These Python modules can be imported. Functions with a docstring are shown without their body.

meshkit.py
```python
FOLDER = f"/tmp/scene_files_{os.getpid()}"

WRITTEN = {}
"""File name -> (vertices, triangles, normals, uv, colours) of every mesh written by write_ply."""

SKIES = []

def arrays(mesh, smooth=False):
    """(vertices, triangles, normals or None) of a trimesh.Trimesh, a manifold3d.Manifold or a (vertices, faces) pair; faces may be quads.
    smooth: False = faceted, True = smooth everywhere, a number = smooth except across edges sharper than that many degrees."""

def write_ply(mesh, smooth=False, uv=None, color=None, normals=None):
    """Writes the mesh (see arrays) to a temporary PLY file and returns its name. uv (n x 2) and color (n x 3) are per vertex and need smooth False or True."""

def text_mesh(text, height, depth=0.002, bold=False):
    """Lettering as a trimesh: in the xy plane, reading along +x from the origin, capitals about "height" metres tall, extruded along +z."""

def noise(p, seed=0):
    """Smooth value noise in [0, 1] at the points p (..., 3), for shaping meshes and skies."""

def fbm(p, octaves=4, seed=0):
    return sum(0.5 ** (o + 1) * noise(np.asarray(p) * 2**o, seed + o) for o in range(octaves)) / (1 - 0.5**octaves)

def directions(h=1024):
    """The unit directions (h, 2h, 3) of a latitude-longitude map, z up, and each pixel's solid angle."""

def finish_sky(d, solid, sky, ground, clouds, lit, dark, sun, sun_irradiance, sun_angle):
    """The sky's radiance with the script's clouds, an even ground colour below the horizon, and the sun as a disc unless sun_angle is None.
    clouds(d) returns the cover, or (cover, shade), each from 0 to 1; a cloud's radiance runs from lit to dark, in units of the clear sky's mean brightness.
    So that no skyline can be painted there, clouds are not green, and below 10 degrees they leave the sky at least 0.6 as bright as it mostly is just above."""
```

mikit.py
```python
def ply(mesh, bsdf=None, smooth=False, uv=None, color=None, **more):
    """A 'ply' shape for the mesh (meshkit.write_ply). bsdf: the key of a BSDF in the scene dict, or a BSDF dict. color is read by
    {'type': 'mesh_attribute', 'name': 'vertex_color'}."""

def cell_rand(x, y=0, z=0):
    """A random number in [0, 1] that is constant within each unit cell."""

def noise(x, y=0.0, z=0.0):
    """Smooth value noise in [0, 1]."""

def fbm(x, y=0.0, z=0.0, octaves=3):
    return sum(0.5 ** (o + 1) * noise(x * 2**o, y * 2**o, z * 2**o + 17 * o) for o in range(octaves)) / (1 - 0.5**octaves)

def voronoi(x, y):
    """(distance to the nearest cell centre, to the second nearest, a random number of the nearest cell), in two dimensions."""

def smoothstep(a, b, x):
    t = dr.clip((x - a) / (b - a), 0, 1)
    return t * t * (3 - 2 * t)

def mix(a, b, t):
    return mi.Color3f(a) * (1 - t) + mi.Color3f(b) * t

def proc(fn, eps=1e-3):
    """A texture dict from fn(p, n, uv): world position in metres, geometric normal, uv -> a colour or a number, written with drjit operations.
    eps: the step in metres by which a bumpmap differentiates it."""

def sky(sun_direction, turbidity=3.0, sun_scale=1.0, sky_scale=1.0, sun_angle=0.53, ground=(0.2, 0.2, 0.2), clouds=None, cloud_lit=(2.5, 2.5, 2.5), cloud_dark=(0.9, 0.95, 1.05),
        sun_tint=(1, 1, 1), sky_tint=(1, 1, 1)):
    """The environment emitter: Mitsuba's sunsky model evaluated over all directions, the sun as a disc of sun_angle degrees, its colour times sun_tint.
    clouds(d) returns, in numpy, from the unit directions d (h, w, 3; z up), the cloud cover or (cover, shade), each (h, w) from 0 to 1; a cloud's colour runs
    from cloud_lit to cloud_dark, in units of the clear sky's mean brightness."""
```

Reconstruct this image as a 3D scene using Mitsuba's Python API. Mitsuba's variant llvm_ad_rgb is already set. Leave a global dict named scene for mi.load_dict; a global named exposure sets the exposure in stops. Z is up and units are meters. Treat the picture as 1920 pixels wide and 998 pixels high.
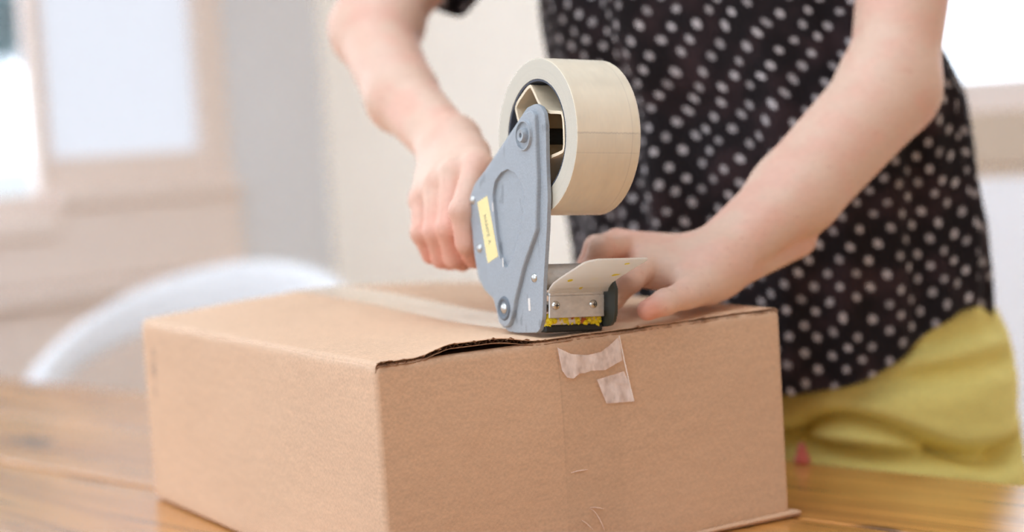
import math, numpy as np, trimesh, mitsuba as mi, drjit as dr, mikit, meshkit, shapely.geometry as sg, shapely.ops as so
from mikit import noise, fbm, smoothstep, mix
T = mi.ScalarTransform4f
scene, labels = {}, {}
rng = np.random.default_rng(7)

# ---------------------------------------------------------------- camera, sky, exposure
CAM = np.array([0, 0, 1.0473])
PITCH, ROLL = .0769, -.0633
fwd = np.array([0, math.cos(PITCH), -math.sin(PITCH)]); rgt = np.array([1., 0, 0]); upv = np.cross(rgt, fwd)
upv = -math.sin(ROLL) * rgt + math.cos(ROLL) * upv
scene['camera'] = {'type': 'thinlens', 'fov': 2 * math.degrees(math.atan(960 / 3237.6)), 'fov_axis': 'x', 'aperture_radius': .0115, 'focus_distance': 1.155,
                   'near_clip': .05, 'far_clip': 200., 'to_world': T().look_at(origin=CAM.tolist(), target=(CAM + fwd).tolist(), up=upv.tolist())}
exposure = 4.48
SKY = 1.0
scene['sky'] = mikit.sky((-.8, .3, .6), turbidity=4, sun_scale=0.0, sky_scale=1.0, ground=(.45, .45, .43),
                         clouds=lambda d: (np.ones(d.shape[:2]), .25 * meshkit.fbm(d * 2.5, 3)), cloud_lit=(.92, 1.02, 1.15), cloud_dark=(.74, .83, .98))

# ---------------------------------------------------------------- helpers
Zv = np.array([0, 0, 1.])
TA = np.array([.716, -.698, 0]); NA = np.array([.698, .716, 0])       # the room's and table's two directions
TH = .5377
E1 = np.array([math.cos(TH), math.sin(TH), 0]); E2 = np.array([-math.sin(TH), math.cos(TH), 0])
BOX = np.array([-.0921, 1.0983, .905])                                # the box's near top corner
def frame(o, x, y, z):
    m = np.eye(4); m[:3, 0], m[:3, 1], m[:3, 2], m[:3, 3] = x, y, z, o
    return m
ROOM = frame(np.zeros(3), TA, NA, Zv)
BOXM = frame(BOX, E1, E2, Zv)
def lab(key, label=None, cat=None, group=None, kind=None):
    d = {}
    if label: d['label'] = label
    if cat: d['category'] = cat
    if group: d['group'] = group
    if kind: d['kind'] = kind
    labels[key] = d
used = {}
def numbered(key):
    k = used.get(key, -1) + 1; used[key] = k
    return key if k == 0 else f'{key}_{k:03d}'
def put(key, mesh, mat, M=None, smooth=False, uv=None, label=None):
    key = numbered(key)
    if isinstance(mesh, (tuple, list)):
        v, f = np.asarray(mesh[0], float), np.asarray(mesh[1])
        if f.shape[1] == 4: f = np.vstack([f[:, [0, 1, 2]], f[:, [0, 2, 3]]])
        mesh = trimesh.Trimesh(v, f, process=False)
    if M is not None:
        mesh = mesh.copy(); mesh.apply_transform(M)
    scene[key] = mikit.ply(mesh, mat, smooth=smooth, uv=uv)
    if label: labels[key] = {'label': label}
    return key
cat = trimesh.util.concatenate
def cbox(c, s, ch=.002):
    """box with chamfered edges"""
    s = np.asarray(s) / 2; pts = []
    ch = min(ch, s.min() * .49)
    for i in (-1, 1):
        for j in (-1, 1):
            for k in (-1, 1):
                g = np.array([i, j, k])
                for ax in range(3):
                    q = s - ch; q[ax] = s[ax]; pts.append(g * q)
    m = trimesh.Trimesh(np.array(pts)).convex_hull
    m.apply_translation(c); return m
def bx(x0, x1, y0, y1, z0, z1, ch=.002):
    return cbox(((x0 + x1) / 2, (y0 + y1) / 2, (z0 + z1) / 2), (x1 - x0, y1 - y0, z1 - z0), ch)
def prism(poly, d, z0=0., holes=(), bev=0.):
    """a polygon in xy, extruded along z from z0 by d; bev insets the outline at the far end"""
    p = poly if isinstance(poly, sg.base.BaseGeometry) else sg.Polygon(poly, holes)
    p = p.buffer(0)
    m = trimesh.creation.extrude_polygon(p, d, engine='earcut'); m.apply_translation([0, 0, z0])
    return m
def bevprism(pts, d, z0, bev, n=2, hole=None):
    """convex-ish outline extruded with a rounded far rim (hull-free loft of shrinking outlines)"""
    p = sg.Polygon(pts).buffer(0); N = 160
    def ring(q):
        b = q.exterior; return np.array([b.interpolate(t, normalized=True).coords[0] for t in np.linspace(0, 1, N, endpoint=False)])
    base = ring(p); c = base
    rings = [(c, z0), (c, z0 + d - bev)]
    nrm = np.roll(c, -1, 0) - np.roll(c, 1, 0); nrm = np.stack([nrm[:, 1], -nrm[:, 0]], 1); nrm /= np.linalg.norm(nrm, axis=1)[:, None]
    if p.exterior.is_ccw: nrm = -nrm
    for k in range(1, n + 1):
        a = k / n * math.pi / 2
        rings.append((c + nrm * bev * (1 - math.cos(a)), z0 + d - bev + bev * math.sin(a)))
    V = np.vstack([np.column_stack([r, np.full(N, z)]) for r, z in rings]); F = []
    for k in range(len(rings) - 1):
        i = np.arange(N); j = (i + 1) % N
        F.append(np.column_stack([k * N + i, k * N + j, (k + 1) * N + j, (k + 1) * N + i]))
    F = np.vstack(F); F = np.vstack([F[:, [0, 1, 2]], F[:, [0, 2, 3]]])
    topp = sg.Polygon(rings[-1][0]).buffer(0)
    if hole is not None: topp = topp.difference(hole)
    vs, fs = trimesh.creation.triangulate_polygon(topp, engine='earcut')
    side = trimesh.Trimesh(V, F, process=False)
    capt = trimesh.Trimesh(np.column_stack([vs, np.full(len(vs), rings[-1][1])]), fs, process=False)
    vs, fs = trimesh.creation.triangulate_polygon(p, engine='earcut')
    capb = trimesh.Trimesh(np.column_stack([vs, np.full(len(vs), z0)]), fs[:, ::-1], process=False)
    more = []
    if hole is not None:
        h = np.array(hole.exterior.coords); nh = len(h); w = np.vstack([np.column_stack([h, np.full(nh, rings[-1][1])]), np.column_stack([h, np.full(nh, z0)])]); i = np.arange(nh - 1)
        more = [trimesh.Trimesh(w, np.vstack([np.column_stack([i, i + 1, i + 1 + nh]), np.column_stack([i, i + 1 + nh, i + nh])]), process=False)]
    m = cat([side, capt, capb] + more); m.merge_vertices(); trimesh.repair.fix_normals(m); return m
def lathe(prof, n=48, M=None):
    m = trimesh.creation.revolve(np.asarray(prof, float), sections=n)
    if M is not None: m.apply_transform(M)
    return m
def tube(path, r, n=12, closed_caps=True):
    path = np.asarray(path, float); r = np.broadcast_to(r, len(path)); V = []
    t = np.gradient(path, axis=0); t /= np.linalg.norm(t, axis=1)[:, None]
    x = np.cross(t[0], [0.1, .3, 1.]); x /= np.linalg.norm(x)
    for p, d, rr in zip(path, t, r):
        x = x - d * (x @ d); x /= np.linalg.norm(x); y = np.cross(d, x)
        a = np.arange(n) / n * 2 * math.pi
        V.append(p + rr * (np.cos(a)[:, None] * x + np.sin(a)[:, None] * y))
    V = np.vstack(V); F = []
    for k in range(len(path) - 1):
        i = np.arange(n); j = (i + 1) % n
        F += [np.column_stack([k * n + i, k * n + j, (k + 1) * n + j]), np.column_stack([k * n + i, (k + 1) * n + j, (k + 1) * n + i])]
    V = np.vstack([V, path[:1], path[-1:]]); e = len(V)
    i = np.arange(n); j = (i + 1) % n; o = (len(path) - 1) * n
    F += [np.column_stack([j, i, np.full(n, e - 2)]), np.column_stack([o + i, o + j, np.full(n, e - 1)])]
    return trimesh.Trimesh(V, np.vstack(F), process=False)
def grid_mesh(P, closed_u=False):
    """faces of a (rows, columns, 3) grid of points"""
    a, b = P.shape[:2]; i, j = np.meshgrid(np.arange(a - 1), np.arange(b if closed_u else b - 1), indexing='ij'); i, j = i.ravel(), j.ravel(); jn = (j + 1) % b
    f = np.column_stack([i * b + j, i * b + jn, (i + 1) * b + jn, (i + 1) * b + j])
    return P.reshape(-1, 3), np.vstack([f[:, [0, 1, 2]], f[:, [0, 2, 3]]])

# signed-distance modelling of bodies: tapered limbs smoothly joined into ONE continuous surface
def limb_d(P, q):
    a, b, r1, r2 = q[:4]; pa = P - a; ba = b - a
    h = np.clip(pa @ ba / max(ba @ ba, 1e-9), 0, 1)
    return np.linalg.norm(pa - h[..., None] * ba, axis=-1) - (r1 + (r2 - r1) * h)
def smin(a, b, k):
    h = np.clip(.5 + .5 * (b - a) / k, 0, 1)
    return b + (a - b) * h - k * h * (1 - h)
def skin_surface(prims, h, pad=.03, B=14):
    """prims: (a, b, r1, r2, k). Block-sparse evaluation and surface nets."""
    pr = [(np.asarray(a, np.float32), np.asarray(b, np.float32), r1, r2, k) for a, b, r1, r2, k in prims]
    lo = np.min([np.minimum(p[0], p[1]) - max(p[2], p[3]) for p in pr], 0) - pad
    hi = np.max([np.maximum(p[0], p[1]) + max(p[2], p[3]) for p in pr], 0) + pad
    nb = np.ceil((hi - lo) / (h * B)).astype(int); n = nb * B + 1
    D = np.full(n, 1., np.float32)
    ctr = np.stack(np.meshgrid(*[np.arange(m) for m in nb], indexing='ij'), -1).reshape(-1, 3)
    cp = (lo + (ctr + .5) * h * B).astype(np.float32)
    half = h * B * .5 * 1.7321 + .02
    dall = np.stack([limb_d(cp, p) for p in pr], 1); dmin = dall.min(1)
    g = np.stack(np.meshgrid(*[np.arange(B + 1)] * 3, indexing='ij'), -1).astype(np.float32)
    for bi in np.nonzero(dmin < half)[0]:
        o = ctr[bi] * B; sl = tuple(slice(o[k], o[k] + B + 1) for k in range(3))
        if dmin[bi] < -half - .03: D[sl] = -1; continue
        P = (lo + (g + o) * h).astype(np.float32); d = None
        for i in np.nonzero(dall[bi] < max(dmin[bi], 0) + 2 * half + .02)[0]:
            x = limb_d(P, pr[i]); d = x if d is None else smin(d, x, pr[i][4])
        D[sl] = d
    ins = D < 0
    cnt = np.zeros(n - 1, np.uint8)
    for a, b, c in np.ndindex(2, 2, 2):
        cnt += ins[a:n[0] - 1 + a, b:n[1] - 1 + b, c:n[2] - 1 + c]
    ci = np.stack(np.nonzero((cnt > 0) & (cnt < 8)), 1)
    cs = n - 1; lin = (ci[:, 0].astype(np.int64) * cs[1] + ci[:, 1]) * cs[2] + ci[:, 2]
    corners = np.array(list(np.ndindex(2, 2, 2)))
    val = np.stack([D[tuple((ci + c).T)] for c in corners], 1)
    acc = np.zeros((len(ci), 3)); num = np.zeros(len(ci))
    for i in range(8):
        for ax in range(3):
            if corners[i][ax] == 0:
                j = i + (4, 2, 1)[ax]; a, b = val[:, i], val[:, j]; m = (a < 0) != (b < 0)
                t = np.where(m, a / np.where(m, a - b, 1), 0)
                acc += m[:, None] * (corners[i] + t[:, None] * (corners[j] - corners[i])); num += m
    V = lo + (ci + acc / num[:, None]) * h
    F = []
    for ax in range(3):
        u, w = (ax + 1) % 3, (ax + 2) % 3
        s0 = [slice(None)] * 3; s1 = [slice(None)] * 3; s0[ax] = slice(0, -1); s1[ax] = slice(1, None)
        A, Bq = ins[tuple(s0)], ins[tuple(s1)]
        e = np.stack(np.nonzero(A != Bq), 1); flip = A[tuple(e.T)]
        ok = (e[:, u] > 0) & (e[:, w] > 0) & (e[:, u] < cs[u]) & (e[:, w] < cs[w]); e, flip = e[ok], flip[ok]
        idx = []
        for du, dw in ((-1, -1), (0, -1), (0, 0), (-1, 0)):
            q = e.copy(); q[:, u] += du; q[:, w] += dw
            idx.append(np.searchsorted(lin, (q[:, 0].astype(np.int64) * cs[1] + q[:, 1]) * cs[2] + q[:, 2]))
        idx = np.stack(idx, 1); idx[~flip] = idx[~flip][:, ::-1]
        F.append(idx)
    F = np.vstack(F); F = np.vstack([F[:, [0, 1, 2]], F[:, [0, 2, 3]]])
    return trimesh.Trimesh(V, F, process=False)

# ---------------------------------------------------------------- materials
def lin(r, g, b):
    c = np.array([r, g, b]) / 255.
    return np.where(c < .04045, c / 12.92, ((c + .055) / 1.055) ** 2.4).tolist()
def rgb(c): return {'type': 'rgb', 'value': list(map(float, c))}
def mat(name, color, rough=.5, two=True, **kw):
    b = {'type': 'principled', 'base_color': color if isinstance(color, dict) else rgb(color), 'roughness': rough, **kw}
    scene[name] = {'type': 'twosided', 'bsdf': b} if two else b
    return name
def loc(p, o, *axes):
    return [(p.x - float(o[0])) * float(a[0]) + (p.y - float(o[1])) * float(a[1]) + (p.z - float(o[2])) * float(a[2]) for a in axes]
def cardboard(p, n, uv):
    a, b, c = loc(p, BOX, E1, E2, Zv)
    g = fbm(a * 640, b * 640, c * 640, 3) - .5
    st = fbm(a * 60, b * 60, c * 260, 2) - .5
    big = fbm(a * 9 + 3, b * 9, c * 9, 3) - .5
    k = 1 + .30 * g + .08 * st + .10 * big
    col = mi.Color3f(*lin(203, 168, 137)) * k
    # printed marks, worn, on the left long side near the far end
    def blob(cb, cc, rb, rc): return dr.exp(-dr.square((b - cb) / rb) - dr.square((c - cc) / rc))
    side = dr.select(a < .003, 1., 0.)
    m = side * (.45 * blob(.4243, -.0242, .0035, .0045) + .75 * blob(.4252, -.0395, .0032, .0070) + .35 * blob(.4257, -.0588, .0035, .0045)) * (.6 + .8 * noise(b * 900, c * 700))
    col = col * (1 - dr.clip(m, 0, .8)) + mi.Color3f(.10, .09, .085) * dr.clip(m, 0, .8)
    front = dr.select(b < .002, 1., 0.)
    seam = front * (dr.exp(-dr.square((a - .1387 + .004 * (noise(c * 25) - .5)) / .0006)) * .09 * smoothstep(-.11, -.04, c) + .04 * smoothstep(.1387, .139, a) * (1 - smoothstep(.186, .189, a)))
    return col * (1 - seam)
mat('cardboard', mikit.proc(cardboard), .6, specular=.5)
def cardboard_edge(p, n, uv):
    a, b, c = loc(p, BOX, E1, E2, Zv)
    return mi.Color3f(*lin(150, 117, 92)) * (.65 + .7 * fbm(a * 500, b * 500, c * 900, 2))
mat('cardboard_edge', mikit.proc(cardboard_edge), .9, specular=.1)
PW = .175                                                             # plank width
def wood(p, n, uv):
    t, w, z = loc(p, (0, 0, 0), TA, NA, Zv)
    k = dr.floor((w - 1.219 + 10 * PW) / PW)
    warp = (fbm(t * 1.1 + k * 7.3, w * 4, 0, 3) - .5) * .12
    ring = fbm((w + warp) * 90, t * 2.2, k * 3.1, 3)
    fine = fbm(w * 600, t * 12, k, 2)
    blot = fbm(t * 5, w * 11, k * 5, 3)
    base = mix(lin(212, 150, 80), lin(164, 106, 54), dr.clip(1.5 * (ring - .28), 0, 1))
    base = mix(base, lin(222, 164, 88), dr.clip(1.7 * (blot - .5), 0, .8))
    crack = smoothstep(.66, .78, fbm(w * 130, t * 5 + k, 4, 3)) * .6
    knot = smoothstep(.74, .84, fbm(t * 9 + 5, w * 22, k * 2, 3)) * .7
    base = mix(base, (.055, .032, .018), dr.clip(crack + knot, 0, .8))
    return base * (.82 + .36 * fine)
scene['table_wood'] = {'type': 'twosided', 'bsdf': {'type': 'roughplastic', 'diffuse_reflectance': mikit.proc(wood), 'int_ior': 2.0, 'alpha': .07, 'nonlinear': False}}
mat('table_frame', lin(140, 95, 55), .5)
mat('white_paint', mikit.proc(lambda p, n, uv: mi.Color3f(.74, .75, .775) * (.97 + .06 * fbm(p.x * 3, p.y * 3, p.z * 3, 2))), .6, specular=.3)
mat('cream_paint', mikit.proc(lambda p, n, uv: mi.Color3f(*lin(255, 246, 232)) * (.97 + .06 * fbm(p.x * 3, p.y * 3, p.z * 3, 2))), .6, specular=.3)
mat('beige_wood_paint', lin(234, 219, 209), .45)
mat('panel_paint', lin(250, 249, 252), .5)
mat('warm_paint', lin(212, 186, 164), .6)
mat('sill_paint', lin(208, 186, 164), .45)
def floor_fn(p, n, uv):
    t, w, z = loc(p, (0, 0, 0), TA, NA, Zv)
    k = dr.floor(w / .14)
    return mi.Color3f(*lin(196, 180, 160)) * (.75 + .3 * fbm(w * 60, t * 3 + k * 5, k, 3)) * dr.select(dr.abs(w / .14 - k - .5) > .49, .5, 1.)
mat('floor_boards', mikit.proc(floor_fn), .4)
scene['window_glass'] = {'type': 'thindielectric', 'int_ior': 1.5}
scene['frosted'] = {'type': 'principledthin', 'base_color': rgb((.80, .785, .79)), 'roughness': .6, 'diff_trans': 1.7, 'spec_trans': 0.}
mat('steel_paint', mikit.proc(lambda p, n, uv: mi.Color3f(*lin(150, 156, 161)) * (.9 + .2 * fbm(p.x * 900, p.y * 900, p.z * 900, 2)) * (1 - .25 * smoothstep(.72, .8, fbm(p.x * 160, p.y * 160, p.z * 60, 2)))), .42, specular=.5)
mat('steel_paint_dark', lin(96, 104, 112), .45)
mat('zinc', lin(205, 205, 200), .22, metallic=1.)
mat('dark_slot', lin(40, 42, 46), .4, metallic=.6)
mat('bare_steel', mikit.proc(lambda p, n, uv: mi.Color3f(.62, .62, .60) * (.8 + .35 * fbm(p.x * 300, p.y * 300, p.z * 300, 3))), .42, metallic=.55)
mat('label_yellow', lin(236, 218, 156), .6)
mat('ink', lin(60, 58, 52), .6)
mat('ink_faded', lin(120, 116, 100), .7)
mat('slot_white', lin(220, 214, 206), .5)
scene['guard_plastic'] = {'type': 'principledthin', 'roughness': .35, 'diff_trans': 1.3, 'base_color': mikit.proc(lambda p, n, uv: mix((.84, .80, .73), (.80, .64, .03), .85 * smoothstep(.765, .785, fbm(p.x * 130 + 3, p.y * 130, p.z * 130, 2))))}
mat('ivory', lin(232, 222, 200), .4)
mat('hub_plastic', lin(226, 208, 178), .45)
mat('hub_plastic_dark', lin(150, 128, 96), .5)
mat('core_card', lin(70, 74, 84), .7)
mat('black_rubber', lin(26, 27, 25), .6)
mat('dark_bracket', lin(50, 54, 48), .5)
mat('roller_cream', mikit.proc(lambda p, n, uv: mix((.70, .62, .52), (.72, .58, .03), smoothstep(.5, .62, fbm(p.x * 260, p.y * 260, p.z * 120, 2)))), .5)
mat('yellow_bits', lin(222, 198, 24), .5)
mat('orange_bits', lin(170, 90, 40), .5)
mat('handle_plastic', lin(170, 62, 60), .4)

# ---------------------------------------------------------------- the room (t, n, z coordinates; corner at t=-3.086, n=2.578)
WT, WN, CEIL = -3.086, 2.578, 2.75
def room(key, mesh, m, label=None, smooth=False): return put(key, mesh, m, ROOM, smooth, label=label)
room('floor', bx(WT - .2, 1.75, -2.6, WN + .2, -.1, 0, .0), 'floor_boards'); lab('floor', 'pale timber floor under the table', kind='structure')
# left wall (plane t = WT) with two windows towards the camera side
WIN1 = (1.84, 2.297, .985, 2.30); WIN2 = (.55, 1.838, .93, 2.30); WIN3 = (-.95, .35, .93, 2.30)
def wall_with_holes(n0, n1, holes, along_t):
    p = sg.box(n0, 0, n1, CEIL)
    for a, b, c, d in holes: p = p.difference(sg.box(a, c, b, d))
    m = prism(p, .16 if along_t else .03)
    v = m.vertices.copy()
    if along_t: m.vertices = np.column_stack([v[:, 0], WN + .16 - v[:, 2], v[:, 1]])
    else: m.vertices = np.column_stack([WT - .03 + v[:, 2], v[:, 0], v[:, 1]])
    trimesh.repair.fix_normals(m); return m
room('wall_left', wall_with_holes(-2.4, WN, [WIN1, WIN2, WIN3], False), 'white_paint'); lab('wall_left', 'pale grey-white wall with the windows', kind='structure')
WIN4 = (-1.95, -.45, 1.03, 2.30)
room('wall_back', wall_with_holes(WT, 1.75, [WIN4], True), 'cream_paint'); lab('wall_back', 'cream wall behind the person', kind='structure')
room('wall_right', bx(1.6, 1.75, -2.4, WN, 0, CEIL, 0), 'warm_paint'); lab('wall_right', 'pale wall at the right', kind='structure')
fr_ = prism(sg.box(WT - .16, 0, 1.75, CEIL).difference(sg.box(-2.95, .92, 1.4, 2.6)), .16); fv = fr_.vertices.copy(); fr_.vertices = np.column_stack([fv[:, 0], -2.4 - fv[:, 2], fv[:, 1]]); trimesh.repair.fix_normals(fr_)
room('wall_front', fr_, 'white_paint'); lab('wall_front', 'white wall with a wide opening behind the camera', kind='structure')
ceil = prism(sg.box(WT, -2.4, 1.75, WN).difference(sg.box(-2.5, -2.2, .55, 1.15)), .12, CEIL)
room('ceiling', ceil, 'white_paint'); lab('ceiling', 'white ceiling with a large rooflight', kind='structure')
def window(name, w, along_t, glass, label, mull=0, fr=.055, fa=None, fb=None, sill_h=.030, sill_mat='beige_wood_paint'):
    a, b, c, d = w; fa = fa or fr; fb = fb or fr; dp = .09 if along_t else .027; pn = .03 if along_t else .008
    def q(x0, x1, y0, y1, z0, z1, ch=.004):
        return bx(x0, x1, WN + y0, WN + y1, z0, z1, ch) if along_t else bx(WT - y1, WT - y0, x0, x1, z0, z1, ch)
    lab(name, label, kind='structure')
    put(name + '__frame', cat([q(a, a + fa, -.012, dp, c, d), q(b - fb, b, -.012, dp, c, d), q(a + fa, b - fb, -.010, dp - .003, c, c + fr), q(a + fa, b - fb, -.010, dp - .003, d - fr, d)]), 'beige_wood_paint', ROOM)
    xs = np.linspace(a + fa, b - fb, mull + 2)
    for k in range(mull + 1):
        x0, x1 = xs[k] + (.02 if k else 0), xs[k + 1] - (.02 if k < mull else 0)
        if k: put(name + '__mullion', q(xs[k] - .02, xs[k] + .02, -.008, dp - .004, c + fr, d - fr), 'beige_wood_paint', ROOM)
        put(name + '__pane', q(x0, x1, pn, pn + .004, c + fr, d - fr, 0) if glass != 'window_glass' else sheet(x0, x1, c + fr, d - fr, pn, along_t), glass, ROOM)
    put(name + '__sill', q(a, b, -.045, .03, c - sill_h, c + .002), sill_mat, ROOM)
def sheet(x0, x1, z0, z1, y, along_t):
    v = np.array([[x0, z0], [x1, z0], [x1, z1], [x0, z1]], float)
    P = np.column_stack([v[:, 0], np.full(4, WN + y), v[:, 1]]) if along_t else np.column_stack([np.full(4, WT - y), v[:, 0], v[:, 1]])
    return trimesh.Trimesh(P, [[0, 1, 2], [0, 2, 3]], process=False)
window('window_1', WIN1, False, 'frosted', 'beige-framed window with a frosted bright pane at left', fr=.068, fa=.016, fb=.074)
window('window_2', WIN2, False, 'window_glass', 'clear window at the left edge of the photo', 1, fb=.012)
window('window_3', WIN3, False, 'window_glass', 'window further along the left wall', 1)
window('window_4', WIN4, True, 'window_glass', 'bright window behind the person at right', 1, sill_h=.085, sill_mat='sill_paint')
room('trim_1', bx(WT - .01, WT + .03, 1.0, 2.30, .80, .955, .004), 'beige_wood_paint'); lab('trim_1', 'beige panel under the frosted window', kind='structure')
room('trim_2', bx(WT - .01, WT + .05, 1.0, 2.32, .765, .797, .004), 'beige_wood_paint'); lab('trim_2', 'beige ledge below the window panel', kind='structure')
room('trim_3', bx(WT - .01, WT + .02, 1.0, 2.30, .12, .76, .004), 'beige_wood_paint'); lab('trim_3', 'pale panel under the ledge', kind='structure')
room('trim_4', bx(-2.0, -.3, WN - .03, WN + .01, .10, .925, .004), 'panel_paint'); lab('trim_4', 'white panel under the bright window', kind='structure')
room('baseboard_left', bx(WT, WT + .018, -2.4, WN, 0, .10, .003), 'white_paint'); lab('baseboard_left', kind='structure')
room('baseboard_back', bx(WT, 1.6, WN - .018, WN, 0, .10, .003), 'white_paint'); lab('baseboard_back', kind='structure')

# ---------------------------------------------------------------- a tree outside the clear left window
mat('bark', lin(90, 78, 66), .9)
scene['leaf'] = {'type': 'principledthin', 'base_color': rgb((.10, .19, .19)), 'roughness': .6, 'diff_trans': .4}
lab('garden_tree', 'blurred green tree outside the window at the left edge', 'tree')
tc = np.array([-2.98, 9.2, 0])
tp = [tc + (0, 0, z) + np.array([.1 * math.sin(z * 2), .06 * math.cos(z * 3), 0]) for z in np.linspace(-.05, 2.2, 12)]
put('garden_tree__trunk', tube(tp, np.linspace(.13, .06, 12), 10), 'bark')
lv, lf = [], []
for i in range(6500):
    d = rng.normal(size=3); d /= np.linalg.norm(d); c = tc + (0, 0, 2.4) + d * np.array([.95, .95, .85]) * rng.uniform(.35, 1) ** .5
    a = rng.normal(size=3); a /= np.linalg.norm(a); b = np.cross(a, d); b /= np.linalg.norm(b) + 1e-6
    s = rng.uniform(.08, .13); o = len(lv)
    lv += [c - a * s, c + b * s * .45, c + a * s, c - b * s * .45]; lf += [[o, o + 1, o + 2], [o, o + 2, o + 3]]
put('garden_tree__foliage', (np.array(lv), np.array(lf)), 'leaf'); labels['garden_tree__foliage'] = {'kind': 'stuff'}

# ---------------------------------------------------------------- the table: five worn planks on a frame
lab('wooden_table', 'worn honey-brown plank table under the cardboard box', 'table')
N1, T0, T1, TZ = 1.219, -2.72, .12, .75
edges = [N1 - k * PW for k in range(6)]
for k in range(5):
    hi, lo_ = edges[k] - (.0008 if k else 0), edges[k + 1] + .0008
    if k == 1: lo_ += .0035
    if k == 2: hi -= .0035
    nt = 90; ts = np.linspace(T0, T1, nt); prof = []
    r = .004
    for (y, z) in [(lo_, TZ - .035), (lo_, TZ - r), (lo_ + r * .4, TZ - r * .3), (lo_ + r, TZ), (lo_ + .05, TZ), ((lo_ + hi) / 2, TZ), (hi - .05, TZ), (hi - r, TZ), (hi - r * .4, TZ - r * .3), (hi, TZ - r), (hi, TZ - .035)]:
        prof.append((y, z))
    prof = np.array(prof); P = np.zeros((len(prof), nt, 3))
    for i, (y, z) in enumerate(prof):
        e = 0 if 2 < i < 8 else 1
        wob = (meshkit.noise(np.column_stack([ts * 7, np.full(nt, k * 3. + (i > 5)), ts * 0])) - .5) * (.003 if k in (1, 2) else .0012) * e
        if k == 0 and i > 5: wob = wob * 1.5
        P[i] = np.column_stack([ts, y - np.abs(wob) * (1 if i > 5 else -1), np.full(nt, z) - (0 if e else .0012 * meshkit.noise(np.column_stack([ts * 5, np.full(nt, y * 30), ts * 0])))])
    v, f = grid_mesh(P); f = f[:, ::-1]
    m = trimesh.Trimesh(v, f, process=False)
    ends = []
    for c in (0, nt - 1):
        vs = P[:, c]; o = np.arange(1, len(prof) - 1); fs = np.column_stack([np.zeros(len(o), int), o, o + 1]); ends.append(trimesh.Trimesh(vs, fs if c == 0 else fs[:, ::-1], process=False))
    put('wooden_table__plank', cat([m] + ends), 'table_wood', ROOM, smooth=35)
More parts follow.
